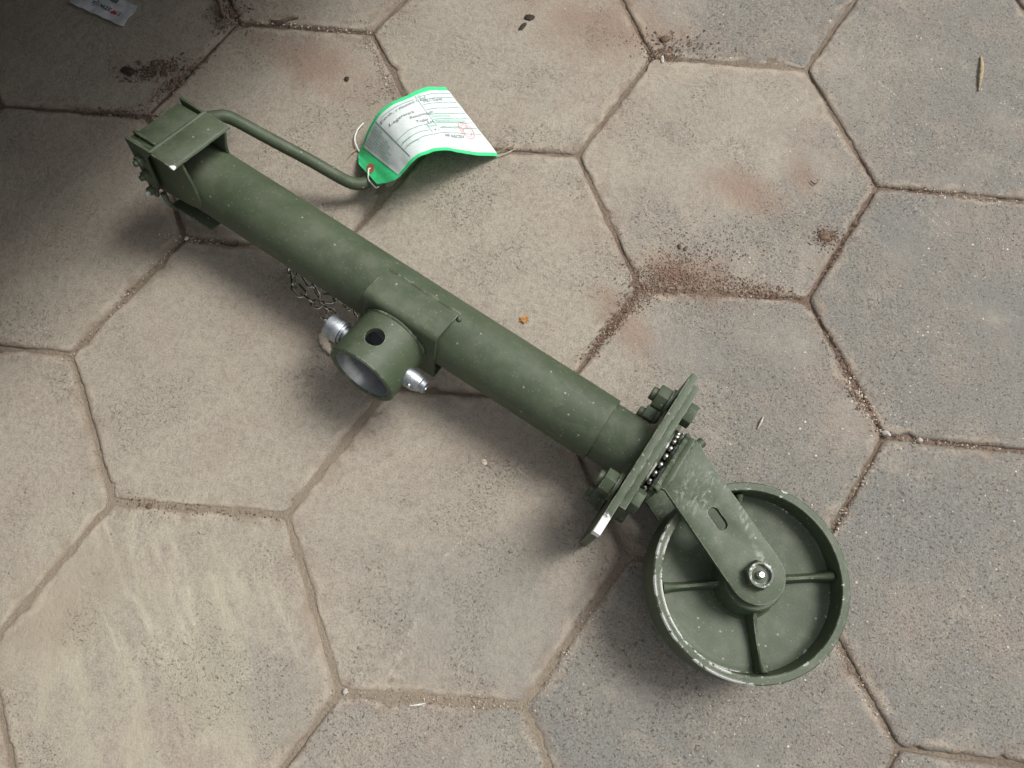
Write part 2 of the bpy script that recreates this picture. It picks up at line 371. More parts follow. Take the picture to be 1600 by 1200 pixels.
FILL = [(-.45, -.39, .060, -.0012), (-.34, -.42, .05, -.0012), (-.31, -.46, .045, -.0014), (-.36, -.34, .05, -.0010), (-.33, -.29, .05, -.0010), (-.30, -.505, .035, -.0012), (-.23, -.52, .06, -.0011),
        (-.15, -.52, .035, -.0016), (-.115, -.46, .05, -.0019), (-.08, -.40, .045, -.0021), (-.13, -.56, .04, -.0018), (-.555, -.44, .05, -.0014), (-.59, -.48, .05, -.0014),
        (-.60, -.53, .05, -.0014), (-.52, -.40, .03, -.0010), (-.075, -.138, .022, -.0013), (-.02, -.131, .020, -.0013), (.02, -.129, .018, -.0015), (-.105, -.182, .03, -.0022),
        (-.36, -.05, .05, -.0012), (.118, .062, .04, -.0022), (.02, .130, .06, -.0014), (-.115, .06, .05, -.0016), (-.12, -.05, .05, -.0018), (-.35, .06, .04, -.0022), (-.56, -.2, .07, -.0022), (-.45, .13, .05, -.0022), (.12, -.2, .03, -.0022)]
def soil_h(x, y):
    n1, n2, n3 = noise.noise((x * 22, y * 22, 1)), noise.noise((x * 90, y * 90, 4)), noise.noise((x * 260, y * 260, 9))
    h = -.0037 + .0012 * n1 + .0012 * n2 + .0010 * n3
    f = 0; tz = 0
    for cx, cy, r, a in FILL:
        d2 = ((x - cx) ** 2 + (y - cy) ** 2) / (r * r)
        if d2 < 5: e = math.exp(-d2); f += e; tz += a * e
    if f > 0: w = min(1, f * 1.25); h = h * (1 - w) + w * (tz / f + .0004 * n1 + .0006 * n2 + .0008 * n3)
    return h
def build_soil():
    xs = [-1.6, -1.2, -1.0] + [-.86 + .0032 * i for i in range(388)] + [.6, .9, 1.3]; ys = [-1.4, -1.1, -.85] + [-.68 + .0032 * i for i in range(308)] + [.5, .8, 1.2]
    V = [(x, y, soil_h(x, y)) for y in ys for x in xs]; nx = len(xs)
    F = [(j * nx + i, j * nx + i + 1, (j + 1) * nx + i + 1, (j + 1) * nx + i) for j in range(len(ys) - 1) for i in range(nx - 1)]
    me = bpy.data.meshes.new('pavement'); me.from_pydata(V, [], F)
    for p in me.polygons: p.use_smooth = True
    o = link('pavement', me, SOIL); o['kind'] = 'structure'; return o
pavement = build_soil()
TONES = {}
def build_stone(ci, cj, i2):
    rnd = random.Random(ci * 131 + cj * 17 + 5)
    cx2 = ci * 3; cy = 2 * cj + ci                     # in half sides / half heights
    P = [vert(cx2 + a, cy + b) for a, b in ((2, 0), (1, 1), (-1, 1), (-2, 0), (-1, -1), (1, -1))]
    c = sum(P, Vector()) / 6
    # joint edges pulled in, corners rounded
    loop = []
    for k in range(6):
        A, B, D = P[k - 1], P[k], P[(k + 1) % 6]
        rc = rnd.uniform(.003, .0075)
        if (cx2, cy) == (0, -2) and k in (1,): rc = .017
        e0 = (A - B).normalized(); e1 = (D - B).normalized()
        n = max(2, int(((A - B).length - 2 * rc) / .004))
        s = A + (B - A).normalized() * rc if k else None
        for q in range(6):
            t = q / 5; loop.append((B + e0 * rc) * (1 - t) ** 2 + B * 2 * t * (1 - t) + (B + e1 * rc) * t * t)
        L0, L1 = B + e1 * rc, D - e1 * rc; m = int((L1 - L0).length / .0030)
        for q in range(1, m): loop.append(L0.lerp(L1, q / m))
    gap = rnd.uniform(.0007, .0016)
    N = len(loop); tilt = (rnd.uniform(-.004, .004), rnd.uniform(-.004, .004)); lift = rnd.uniform(-.0005, .0005)
    rows = [(0, -.032), (0, -.0080), (.0003, -.0042), (.0008, -.0021), (.0016, -.0009), (.0028, -.0003), (.0050, 0), (.009, 0), (.016, 0), (.026, 0), (.04, 0), (.055, 0), (.072, 0), (.09, 0), (.108, 0)]
    bm = bmesh.new(); lay = bm.verts.layers.float.new('edge'); rings = []
    def top(p, z, d):
        w = .0008 * noise.noise((p.x * 14 + ci * 9, p.y * 14, 2)) + .0005 * noise.noise((p.x * 60, p.y * 60, cj)) + .00022 * noise.noise((p.x * 190, p.y * 190, 3))
        f = min(1, d / .004)
        return z + lift + tilt[0] * (p.x - c.x) + tilt[1] * (p.y - c.y) + w * (.35 + .65 * f) - .0004
    for d, z in rows:
        ring = []
        for k, p in enumerate(loop):
            inw = c - p; ln = inw.length; inw = inw / ln
            wear = 1 + 1.0 * max(-.6, noise.noise((p.x * 55, p.y * 55, ci * 3.1 + cj)))
            if d < .012: dd = gap + d * wear + .0008 * noise.noise((p.x * 210, p.y * 210, 7)) + .0006 * noise.noise((p.x * 30, p.y * 30, ci + 2 * cj))
            else: dd = gap + d
            chip = max(0, noise.noise((p.x * 75 + 9, p.y * 75, ci * 2 + cj * 5)) - .40) * .011
            if d < .008: dd += chip
            q = p + inw * min(dd, ln * .97)
            v = bm.verts.new((q.x, q.y, top(q, z, d))); v[lay] = d + (0 if d < .012 else .002); ring.append(v)
        rings.append(ring)
    for A, B in zip(rings, rings[1:]):
        for k in range(N): bm.faces.new((A[k], A[(k + 1) % N], B[(k + 1) % N], B[k]))
    cv = bm.verts.new((c.x, c.y, top(c, 0, .1))); cv[lay] = .12
    for k in range(N): bm.faces.new((rings[-1][k], rings[-1][(k + 1) % N], cv))
    bmesh.ops.translate(bm, verts=bm.verts, vec=(-c.x, -c.y, 0))
    o = finish('paving_stone', bm, STONE, pavement, (c.x, c.y, 0), ang=70)
    o['tone'] = TONES.get((ci, cj), rnd.uniform(-.28, .28))
    return o
TONES.update({(0, 0): -.12, (1, -1): .42, (1, 0): .25, (0, -1): .22, (1, -2): .35, (0, -2): .40, (-1, 0): -.35, (-1, -1): .02, (-2, 0): -.3, (-2, -1): -.1, (-3, 0): -.35, (-3, 1): -.1, (-1, -2): .5, (-2, 1): .0, (-1, 1): -.2})
for ci in range(-5, 4):
    for cj in range(-5, 6):
        x = 1.5 * ci * SIDE; y = math.sqrt(3) * (cj + ci / 2) * SIDE
        if -1.12 < x < .66 and -.86 < y < .52: build_stone(ci, cj, 0)

# ------------------------------------------------------------------ the jockey wheel
O = Vector((-.10872, -.29437, .055)); U = Vector((.88739, -.45957, -.03651)); VV = Vector((-.45988, -.88798, 0)); NN = Vector((.03242, -.01679, .99933))
R3 = Matrix(((U.x, -VV.x, NN.x), (U.y, -VV.y, NN.y), (U.z, -VV.z, NN.z)))
jw = empty('jockey_wheel', (O.x, O.y, 0), 'long olive green tubular jockey wheel lying across the hexagonal paving', 'jockey wheel')
Mw = R3.to_4x4(); Mw.translation = Vector((O.x, O.y, 0)); jw.matrix_world = Mw
OFF = R3.transposed() @ Vector((0, 0, O.z))
def L(u, v, n): return Vector((u, -v, n)) + OFF                     # along the tube, across it, up
def Lw(p): return R3.transposed() @ (Vector(p) - Vector((O.x, O.y, 0)))
AU, AV, AN = Vector((1, 0, 0)), Vector((0, -1, 0)), Vector((0, 0, 1))
def part(name, bm, mat=PAINT, parent=jw, **k): return finish(name, bm, mat, parent, **k)

# tubes
bm = bmesh.new(); revolve(bm, [(-.447, 0), (-.447, .026), (-.444, .0286), (-.30, .0289), (-.15, .0288), (-.0008, .0287), (0, .0281), (0, .0262), (-.04, .0262)], L(0, 0, 0), AU, 72)
part('outer_tube', bm)
bm = bmesh.new(); revolve(bm, [(-.05, .0258), (.030, .0258), (.0322, .0268), (.0348, .0296)], L(0, 0, 0), AU, 64)
part('inner_tube', bm)
# clamp saddle wrapped round the tube, turned ten degrees about it
CR, SR = math.cos(math.radians(10)), math.sin(math.radians(10))
def K(u, v, n): return L(u, v * CR - n * SR, v * SR + n * CR)
KV = (K(0, 1, 0) - K(0, 0, 0)).normalized(); KN = (K(0, 0, 1) - K(0, 0, 0)).normalized()
def saddle(sgn):
    out = [(-.0045, .0288), (-.0025, .0312), (.002, .0326), (.0120, .0345), (.0215, .0362)] + [(.0235 + .0070 * math.sin(a), .0294 + .0070 * math.cos(a)) for a in [PI / 2 * k / 8 for k in range(9)]] + [(.0308, -.0005)]
    inn = [(.0278, -.0005), (.0275, .0290)] + [(.0235 + .0040 * math.sin(a), .0294 + .0040 * math.cos(a)) for a in [PI / 2 * k / 5 for k in range(4, -1, -1)]] + [(.0120, .0316), (.002, .0296)]
    bm = bmesh.new(); T = lambda a, b, t: K(t, a, sgn * b)
    prism(bm, out + inn, T, -.2212, -.1488)
    return bm
sb = saddle(1); part('saddle_plate', sb, bevel=0, ang=25)
sb = saddle(-1); bmesh.ops.translate(sb, verts=sb.verts, vec=(0, 0, -.0008)); part('saddle_plate', sb, bevel=0, ang=25)
bm = bmesh.new()                                                       # weld bead along the saddle's upper edge
sweep(bm, [K(-.2205 + .072 * k / 60, -.0052 + .0003 * noise.noise((k * .7, 1, 0)), .0284 + .0003 * noise.noise((k * .6, 5, 0))) for k in range(61)], lambda t: .0016 + .0003 * noise.noise((t * 40, 0, 0)), 8)
part('weld_bead', bm)
bm = bmesh.new(); sphere(bm, K(-.1465, -.0005, .0292), .0024); part('weld_spatter', bm)
# socket tube with its pin hole
bm = bmesh.new(); SU = -.1890
revolve(bm, [(.030, .0312), (.0762, .0317), (.0772, .0307), (.0772, .0274), (.0762, .0264), (.030, .0262)], L(SU, 0, 0), KV, 72, closed=True)
sock = part('socket_tube', bm)
cb = bmesh.new(); revolve(cb, [(.008, 0), (.008, .0082), (.05, .0082), (.05, 0)], K(SU - .002, .0540, 0), KN, 32)
cut = finish('cutter', cb, None)
cut.parent = jw
md = sock.modifiers.new('hole', 'BOOLEAN'); md.object = cut; md.operation = 'DIFFERENCE'; md.solver = 'EXACT'
me = bpy.data.meshes.new_from_object(sock.evaluated_get(bpy.context.evaluated_depsgraph_get()))
sock.modifiers.clear(); sock.data = me; bpy.data.objects.remove(cut)
bm = bmesh.new(); bm.from_mesh(me)
for f in bm.faces: f.smooth = True
for e in bm.edges: e.smooth = not (len(e.link_faces) != 2 or e.calc_face_angle(0) > .55)
bm.to_mesh(me); bm.free()
bm = bmesh.new()                                                       # bare grey lining with a gap round the pin hole
revolve(bm, [(.0640, .0260), (.0760, .0260), (.0760, .0258), (.0640, .0258)], L(SU, 0, 0), KV, 64, closed=True)
x, y, a = frame(KV); o0 = K(SU, .031, 0)
for k in range(64):
    t0, t1 = 2 * PI * k / 64, 2 * PI * (k + 1) / 64
    d0 = x * math.cos(t0) + y * math.sin(t0); d1 = x * math.cos(t1) + y * math.sin(t1)
    if max(d0.dot(KN), d1.dot(KN)) < .92: bm.faces.new([bm.verts.new(o0 + d0 * .0259), bm.verts.new(o0 + d1 * .0259), bm.verts.new(o0 + d1 * .0259 + KV * .0330), bm.verts.new(o0 + d0 * .0259 + KV * .0330)])
revolve(bm, [(.031, 0), (.031, .0258)], L(SU, 0, 0), KV, 48)
part('socket_lining', bm, BORE)
bm = bmesh.new(); rr = []
for k in range(73):
    a = 2 * PI * k / 72; rr.append(K(SU + .0311 * math.cos(a), .0316 + .0004 * noise.noise((a * 3, 0, 0)), .0311 * math.sin(a)))
sweep(bm, rr[:-1], .0014, 8, closed=True); part('weld_bead', bm)
# lock pin
bm = bmesh.new(); PV = .0545
revolve(bm, [(-.2395, 0), (-.2395, .0094), (-.2387, .0104), (-.2258, .0108), (-.2250, .0105), (-.2248, .0092), (-.2228, .0090), (-.2226, .0068), (-.162, .0068), (-.162, .0087), (-.1496, .0087), (-.1482, .0080), (-.1448, .0070), (-.1440, .0060), (-.1402, .0057), (-.1396, .0050), (-.1396, .0024), (-.1412, .0020), (-.1412, 0)], K(0, PV, 0), AU, 40)
pin = part('lock_pin', bm, ZINC, bevel=0)
bm = bmesh.new(); sphere(bm, K(-.1515, PV + .0076, .0035), .0019); part('detent_ball', bm, BRIGHT, pin)
bm = bmesh.new(); rr = [K(-.2415 + .0062 * math.cos(2 * PI * k / 28), PV - .001 + .002 * math.sin(2 * PI * k / 28), .0005 + .0062 * math.sin(2 * PI * k / 28)) for k in range(28)]
sweep(bm, rr, .0011, 8, closed=True); part('split_ring', bm, WIRE, pin)
# chain
CH = [(-.3431, -.2286, .060), (-.3531, -.2126, .046), (-.3638, -.2009, .035), (-.3753, -.1959, .025), (-.3941, -.1825, .015), (-.4035, -.1723, .012), (-.4082, -.1575, .010), (-.4120, -.1500, .010),
      (-.4045, -.1500, .011), (-.3965, -.1580, .012), (-.3870, -.1692, .012), (-.3803, -.1823, .012), (-.3631, -.1855, .016), (-.3472, -.1903, .025), (-.3332, -.2072, .040), (-.3244, -.2147, .050)]
pts = smooth_path([Lw(p) for p in CH], 24)
acc = [0]
for a, b in zip(pts, pts[1:]): acc.append(acc[-1] + (b - a).length)
def along(s):
    for i in range(len(acc) - 1):
        if acc[i + 1] >= s: return pts[i].lerp(pts[i + 1], (s - acc[i]) / (acc[i + 1] - acc[i]))
    return pts[-1]
PITCH = .0160; nl = int(acc[-1] / PITCH)
bm = bmesh.new(); hl, hw = .0092, .0042; rr = []
for k in range(10): a = -PI / 2 + PI * k / 9; rr.append(Vector((hl - hw + hw * math.cos(a), hw * math.sin(a), 0)))
for k in range(10): a = PI / 2 + PI * k / 9; rr.append(Vector((-hl + hw + hw * math.cos(a), hw * math.sin(a), 0)))
sweep(bm, rr, .00118, 8, closed=True)
chain = bpy.data.objects.new('chain', None); COL.objects.link(chain); chain.parent = jw; chain.empty_display_size = .01
lk = finish('chain_link', bm, WIRE, chain); lme = lk.data
for k in range(nl):
    o = lk if k == 0 else lk.copy()
    if k: COL.objects.link(o); o.parent = chain
    a, b = along(k * PITCH), along((k + 1) * PITCH); d = (b - a).normalized()
    x, y, z = frame(d, AN); roll = (0.12 if k % 2 else PI / 2 - .12) + random.uniform(-.15, .15)
    yy = x * math.cos(roll) + y * math.sin(roll); zz = d.cross(yy)
    mm = Matrix(((d.x, yy.x, zz.x), (d.y, yy.y, zz.y), (d.z, yy.z, zz.z))).to_4x4(); mm.translation = (a + b) / 2
    o.matrix_local = mm
bm = bmesh.new(); e0 = Lw(CH[-1]); rr = [e0 + Vector((.0045 * math.cos(2 * PI * k / 24) + .003, .0045 * math.sin(2 * PI * k / 24) , .0025 * math.sin(2 * PI * k / 24 + 1))) for k in range(24)]
sweep(bm, rr, .0011, 8, closed=True); part('chain_ring', bm, WIRE, chain)
# flange plates and their bolts
bm = bmesh.new(); box(bm, lambda a, b, t: L(t, a, b), -.0650, .0825, -.050, .050, .0350, .0412)
part('mounting_plate', bm, PAINT_T, bevel=.0004)
bm = bmesh.new(); box(bm, lambda a, b, t: L(t, a, b), -.0605, .0545, -.042, .042, .0416, .0474)
part('caster_plate', bm, PAINT_F, bevel=.0004)
def nut_bm(r, u0, u1, v, n, ph, hole=None):
    bm = bmesh.new(); T = lambda a, b, t: L(t, v + a, n + b)
    prism(bm, hexpts(r, ph), T, u0, u1); return bm
for v, n, ph in ((-.0405, .030, .35), (-.0405, -.030, .1), (.0410, .030, .6), (.0415, -.030, .2)):
    bm = bmesh.new(); revolve(bm, [(.0165, 0), (.0165, .0050), (.0175, .0058), (.052, .0058), (.052, 0)], L(0, v, n), AU, 20)
    bl = part('bolt', bm)
    part('bolt_nut', nut_bm(.0110, .0212, .0312, v, n, ph), PAINT, bl, bevel=.0008)
    bm = bmesh.new(); revolve(bm, [(.0312, .0058), (.0312, .0122), (.0338, .0122), (.0338, .0058)], L(0, v, n), AU, 28, closed=True); part('washer', bm, PAINT, bl)
    part('bolt_head', nut_bm(.0104, .0476, .0555, v, n, ph + .4), PAINT, bl, bevel=.0008)
# swivel bearing
bm = bmesh.new(); revolve(bm, [(.0474, .033), (.0502, .033), (.0506, .0315), (.0504, .0285), (.0474, .0285)], L(0, 0, 0), AU, 56)
part('bearing_race', bm, PAINT_W)
bm = bmesh.new(); revolve(bm, [(.0552, .0285), (.0548, .0312), (.0562, .0342), (.0590, .0345), (.0605, .030), (.0605, .020), (.0565, .020)], L(0, 0, 0), AU, 56, closed=True)
part('bearing_race', bm, PAINT_W)
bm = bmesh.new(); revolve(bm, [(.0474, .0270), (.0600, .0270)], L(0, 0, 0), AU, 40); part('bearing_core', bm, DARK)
bm = bmesh.new(); sphere(bm, (0, 0, 0), .00300, 14, 9); ball = finish('bearing_ball', bm, BALL, jw)
for k in range(25):
    a = 2 * PI * k / 25 + .1; o = ball if k == 0 else ball.copy()
    if k: COL.objects.link(o); o.parent = jw
    o.location = L(.0530, .0310 * math.cos(a), .0310 * math.sin(a))
# fork
AX = Vector((.1548, .0405)); D2 = Vector((.9144, .4048)); Q2 = Vector((.4048, -.9144))
def arm_outline():
    p = [Vector((.0655, -.0235)), Vector((.0700, -.0225)), Vector((.0755, -.0190)), Vector((.0812, -.0156)), AX + Q2 * .0215]
    for k in range(1, 16):
        a = PI / 2 - PI * k / 16; p.append(AX + D2 * (.0215 * math.cos(a)) + Q2 * (.0215 * math.sin(a)))
    p += [AX - Q2 * .0215, Vector((.0655, .0240))]
    return [(q.x, q.y) for q in p]
def slot():
    c = Vector((.1095, .0203)); s = []
    for sg in (1, -1):
        for k in range(9):
            a = -PI / 2 + PI * k / 8; s.append(c + D2 * sg * (.0053 + .0043 * math.cos(a)) + Q2 * sg * .0043 * math.sin(a) * -1)
    return [(q.x, q.y) for q in s]
FORK_N0, FORK_N1 = .0335, .0390
def fork_side(sg):
    bm = plate_with_holes([[(x, -y) for x, y in arm_outline()], [(x, -y) for x, y in slot()]], FORK_N1 - FORK_N0, .0005)
    for v in bm.verts: v.co = Vector((v.co.x, v.co.y, sg * (v.co.z + (FORK_N0 + FORK_N1) / 2))) + OFF
    return bm
for sg in (1, -1): part('fork_arm', fork_side(sg), PAINT_F, ang=28)
def crown():
    bm = bmesh.new(); prof = []
    ro, ri = .0085, .0030; cu_, cn = .0655, FORK_N1 - ro
    outer = [(cu_ - ro, 0)] + [(cu_ - ro * math.cos(a), cn + ro * math.sin(a)) for a in [PI / 2 * k / 8 for k in range(9)]]
    inner = [(cu_, cn + ri)] + [(cu_ - ri * math.cos(a), cn + ri * math.sin(a)) for a in [PI / 2 * k / 8 for k in range(7, -1, -1)]] + [(cu_ - ri, 0)]
    up = outer + inner; prof = up
    full = outer + inner + [(u, -n) for u, n in inner[::-1][1:]] + [(u, -n) for u, n in outer[::-1][:-1]]
    prism(bm, full, lambda a, b, t: L(a, t, b), -.0236, .0239)
    return bm
part('fork_crown', crown(), PAINT_F, bevel=.0005, ang=25)
bm = bmesh.new(); sweep(bm, [L(.0585, -.024 + .048 * k / 24, .0375 + .0004 * math.sin(k * 2)) for k in range(25)], lambda t: .0022 + .0003 * math.sin(t * 60), 8); part('weld_bead', bm)
bm = bmesh.new(); revolve(bm, [(-.004, .0030), (.006, .0030), (.0064, .0040), (.0105, .0040), (.0112, .003), (.0112, 0)], L(.0690, -.0215, .020), -AV + AU * .35, 16); part('grease_nipple', bm)
bm = bmesh.new(); revolve(bm, [(0, 0), (0, .0035), (.006, .0035), (.0066, .003), (.0066, .0018), (.004, .0015), (.004, 0)], L(.0600, .0225, .0345), AV - AU * .3 + AN * .5, 16); part('weld_stud', bm)
# wheel
WC = (.1565, .0430)
wc = L(WC[0], WC[1], 0); HW = .0262; RW = .0752; RI = .0686
bm = bmesh.new()
HL = .0205
revolve(bm, [(-HL, RI), (-HL, RW - .0012), (-HL + .0012, RW), (-.010, RW + .0006), (.010, RW + .0006), (HW - .0012, RW), (HW, RW - .0010), (HW, RI + .0006), (HW - .0008, RI), (.006, RI - .0012), (.0042, RI - .004), (.0035, RI - .008), (.0035, .020), (-.0035, .020), (-.0035, RI - .006), (-.006, RI - .0012)], wc, AN, 128, closed=True)
wheel = part('wheel', bm, PAINT_W, ang=30)
bm = bmesh.new(); revolve(bm, [(-.030, .0195), (.0035, .0285), (.0060, .0262), (.0240, .0232), (.0300, .0226), (.0312, .0214), (.0312, .008), (-.030, .008)], wc, AN, 56); hubo = part('wheel_hub', bm, PAINT, wheel)
bm = bmesh.new(); revolve(bm, [(.0312, .0212), (.0330, .0212), (.0333, .0200), (.0333, .010), (.0312, .010)], L(AX.x, AX.y, 0), AN, 48); part('hub_washer', bm, PAINT, wheel)
for k, a in enumerate([math.atan2(.0003 - WC[1], .2132 - WC[0]), math.atan2(.0947 - WC[1], .1986 - WC[0]), math.atan2(.0816 - WC[1], .1067 - WC[0]), math.atan2(-.012 - WC[1], .118 - WC[0])]):
    bm = bmesh.new(); sec = []
    for (rad, hgt, wd) in ((.0215, .0215, .0030), (.030, .0165, .0026), (.045, .0135, .0024), (.058, .0150, .0026), (.0664, .0205, .0036)):
        c = Vector((math.cos(a), math.sin(a))); q = Vector((-c.y, c.x)); row = []
        for (s, z) in ((-wd * 1.5, .003), (-wd * .85, hgt - .003), (-wd * .45, hgt - .0006), (wd * .45, hgt - .0006), (wd * .85, hgt - .003), (wd * 1.5, .003)):
            row.append(bm.verts.new(L(WC[0] + c.x * rad + q.x * s, WC[1] + c.y * rad + q.y * s, z)))
        sec.append(row)
    for A, B in zip(sec, sec[1:]):
        for i in range(5): bm.faces.new((A[i], A[i + 1], B[i + 1], B[i]))
    part('wheel_rib', bm, PAINT, wheel, ang=60)
# axle bolt with nut and grease tip
bm = bmesh.new(); revolve(bm, [(-.0480, 0), (-.0480, .0105), (-.0400, .0105), (-.0400, .0060), (.0446, .0060), (.0448, .0054), (.0448, 0)], L(AX.x, AX.y, 0), AN, 24)
axle = part('axle_bolt', bm, PAINT)
bm = bmesh.new(); revolve(bm, [(.0440, .0031), (.0470, .0030), (.0476, .0026), (.0492, .0025), (.0499, .0019), (.0499, .0009), (.0490, 0)], L(AX.x, AX.y, 0), AN, 20); part('grease_tip', bm, BRIGHT, axle)
bm = bmesh.new(); an = L(AX.x, AX.y, 0)
rO = hexpts(.0111, .2)
T = lambda a, b, t: an + Vector((a, b, t))
n6 = 6; A = [bm.verts.new(T(x, y, .0391)) for x, y in rO]; B = [bm.verts.new(T(x, y, .0455)) for x, y in rO]
for k in range(6): bm.faces.new((A[k], A[(k + 1) % 6], B[(k + 1) % 6], B[k]))
cir = lambda r, z: [bm.verts.new(T(r * math.cos(.2 + 2 * PI * k / 24), r * math.sin(.2 + 2 * PI * k / 24), z)) for k in range(24)]
C1 = cir(.0092, .0480); C2 = cir(.0078, .0480); C3 = cir(.0074, .0445); C4 = cir(.0058, .0445)
for k in range(24):
    k2 = (k + 1) % 24
    bm.faces.new((C1[k], C1[k2], C2[k2], C2[k])); bm.faces.new((C2[k], C2[k2], C3[k2], C3[k])); bm.faces.new((C3[k], C3[k2], C4[k2], C4[k]))
for k in range(6):
    k2 = (k + 1) % 6; seg = [C1[(4 * k + j) % 24] for j in range(5)]
    bm.faces.new((B[k], B[k2], *seg[::-1]))
nut_wear = mat_paint('olive_paint_nut', 1.6, .0022, chips=1.25)
part('axle_nut', bm, nut_wear, axle, ang=30)
# head: folded cover turned about the tube by ten degrees
th = math.radians(10)
def H(u, a, b):                                                       # a: across, b: up, in the turned head
    u2 = u + (.0385 - a) / .061 * .0050
    return L(u2, a * math.cos(th) - b * math.sin(th), a * math.sin(th) + b * math.cos(th))
head = bpy.data.objects.new('head_bracket', None); COL.objects.link(head); head.parent = jw; head.empty_display_size = .02
def sideplate(a0, a1, name='side_plate'):
    bm = bmesh.new()
    ol = [(-.4560, .0590), (-.4290, .0592), (-.4260, .0560), (-.4060, .0555), (-.4000, .030), (-.3985, .008), (-.4000, .0015), (-.4040, -.0025), (-.4120, -.0060), (-.4497, -.0125)]
    if a0 < 0: ol = [(-.4560, .0590), (-.4290, .0592), (-.4260, .0560), (-.4080, .0555), (-.4130, .0300), (-.4130, -.006), (-.4497, -.0125)]
    prism(bm, ol, lambda x, y, t: H(x, t, y), a0, a1); return bm
part('side_plate', sideplate(.0275, .0300), PAINT, head, bevel=.0006)
bm = bmesh.new(); prism(bm, [(-.4560, .0590), (-.4290, .0592), (-.4290, .0560), (-.4385, .0440), (-.4390, .0120), (-.4450, -.0125), (-.4497, -.0125)], lambda x, y, t: H(x, t, y), .0357, .0385); part('side_flange', bm, PAINT, head, bevel=.0005)
part('side_plate', sideplate(-.0225, -.0197), PAINT, head, bevel=.0006)
bm = bmesh.new()
cov = [(-.4275, .0545), (-.4275, .0590), (-.4060, .0590), (-.4038, .0578), (-.4033, .0562), (-.4060, .0560)]
prism(bm, cov, lambda x, y, t: H(x, t, y), -.0230, .0390); cp = H(-.4042, .0388, .0585); part('top_cover', bm, mat_paint('olive_paint_cover', .6, .0012, scuff=True, white_tip=(*cp, .0034)), head, bevel=.0008)
bm = bmesh.new(); prism(bm, [(-.4565, .0505), (-.4560, .0545), (-.4325, .0562), (-.4325, .0535)], lambda x, y, t: H(x, t, y), -.0180, .0340); part('hinged_flap', bm, PAINT, head, bevel=.0006)
bm = bmesh.new(); prism(bm, [(-.4560, .0505), (-.4535, .0505), (-.4470, -.008), (-.4495, -.008)], lambda x, y, t: H(x, t, y), -.0195, .0355); part('end_plate', bm, PAINT, head, bevel=.0004)
bm = bmesh.new(); revolve(bm, [(-.0215, 0), (-.0215, .0022), (.0375, .0022), (.0375, 0)], H(-.4300, 0, .0572), H(-.43, 1, .0572) - H(-.43, 0, .0572), 14); part('hinge_pin', bm, PAINT, head)
bm = bmesh.new(); box(bm, lambda x, y, t: H(x, t, y), -.4420, -.3960, -.0300, -.0272, -.0190, .0300); part('bottom_strap', bm, PAINT, head, bevel=.0006)
hd = (H(-.43, 1, .05) - H(-.43, 0, .05)).normalized()
for (u, b, r) in ((-.4435, .0405, .0052), (-.4440, .0215, .0050), (-.4460, -.0005, .0042)):
    bm = bmesh.new(); base = H(u, .0385, b); x, y, a = frame(hd)
    hp = hexpts(r, u * 50)
    prism(bm, hp, lambda p, q, t: base + x * p + y * q + a * t, 0, .0050)
    bt = part('bolt', bm, PAINT, head, bevel=.0005)
    bm = bmesh.new(); revolve(bm, [(.005, r * .55), (.0078, r * .52), (.0082, r * .4), (.0082, 0)], base, hd, 12); part('bolt_end', bm, PAINT_W, bt)
bm = bmesh.new(); sweep(bm, smooth_path([H(-.4360, .0370, .000), H(-.4330, .0375, -.0100), H(-.4300, .0365, -.0150), H(-.4275, .0350, -.0185)], 6), lambda t: .0030 - .0016 * t, 8); part('latch_hook', bm, PAINT, head)
# crank handle
HP = [(-0.4887, -0.0538, 0.087), (-0.4793, -0.05, 0.086), (-0.4713, -0.047, 0.084), (-0.4623, -0.0472, 0.079), (-0.4353, -0.0537, 0.066), (-0.402, -0.0614, 0.05), (-0.3791, -0.0675, 0.0385), (-0.3694, -0.0687, 0.031), (-0.3617, -0.0686, 0.026), (-0.3542, -0.0657, 0.022), (-0.3468, -0.0581, 0.018), (-0.3395, -0.0479, 0.0145), (-0.3328, -0.0366, 0.0115)]
bm = bmesh.new(); sweep(bm, smooth_path([Lw(p) for p in HP], 8), .0059, 20); part('crank_handle', bm, PAINT)

# ------------------------------------------------------------------ green inspection tag on the handle
E2 = [(-.2286, -.0081, .002), (-.2439, -.0209, .0199), (-.2531, -.0286, .0321), (-.2619, -.036, .0448), (-.2708, -.0435, .0576), (-.2797, -.051, .0672), (-.2883, -.0582, .0715), (-.296, -.0647, .072), (-.3039, -.0713, .0665), (-.3103, -.0767, .0613), (-.3151, -.0807, .059), (-.3171, -.0875, .0565), (-.3194, -.0958, .0555)]
E1 = [(-.2927, .0682, .002), (-.306, .0569, .0146), (-.3124, .0506, .0198), (-.3187, .0431, .0236), (-.3264, .0337, .0279), (-.3347, .0243, .032), (-.3428, .0159, .0331), (-.3515, .0061, .029), (-.3599, -.0047, .0179), (-.3655, -.0132, .0078), (-.3695, -.0199, .0025), (-.3713, -.0231, .0030), (-.3725, -.0277, .0050)]
E1s, E2s = smooth_path(E1, 10), smooth_path(E2, 10)
ac = [0]
for a, b in zip(E2s, E2s[1:]): ac.append(ac[-1] + (b - a).length)
TL = ac[-1]; TWd = .0997
def rule(s):
    s = max(0, min(TL, s))
    for i in range(len(ac) - 1):
        if ac[i + 1] >= s:
            t = (s - ac[i]) / (ac[i + 1] - ac[i]); return E1s[i].lerp(E1s[i + 1], t), E2s[i].lerp(E2s[i + 1], t)
    return E1s[-1], E2s[-1]
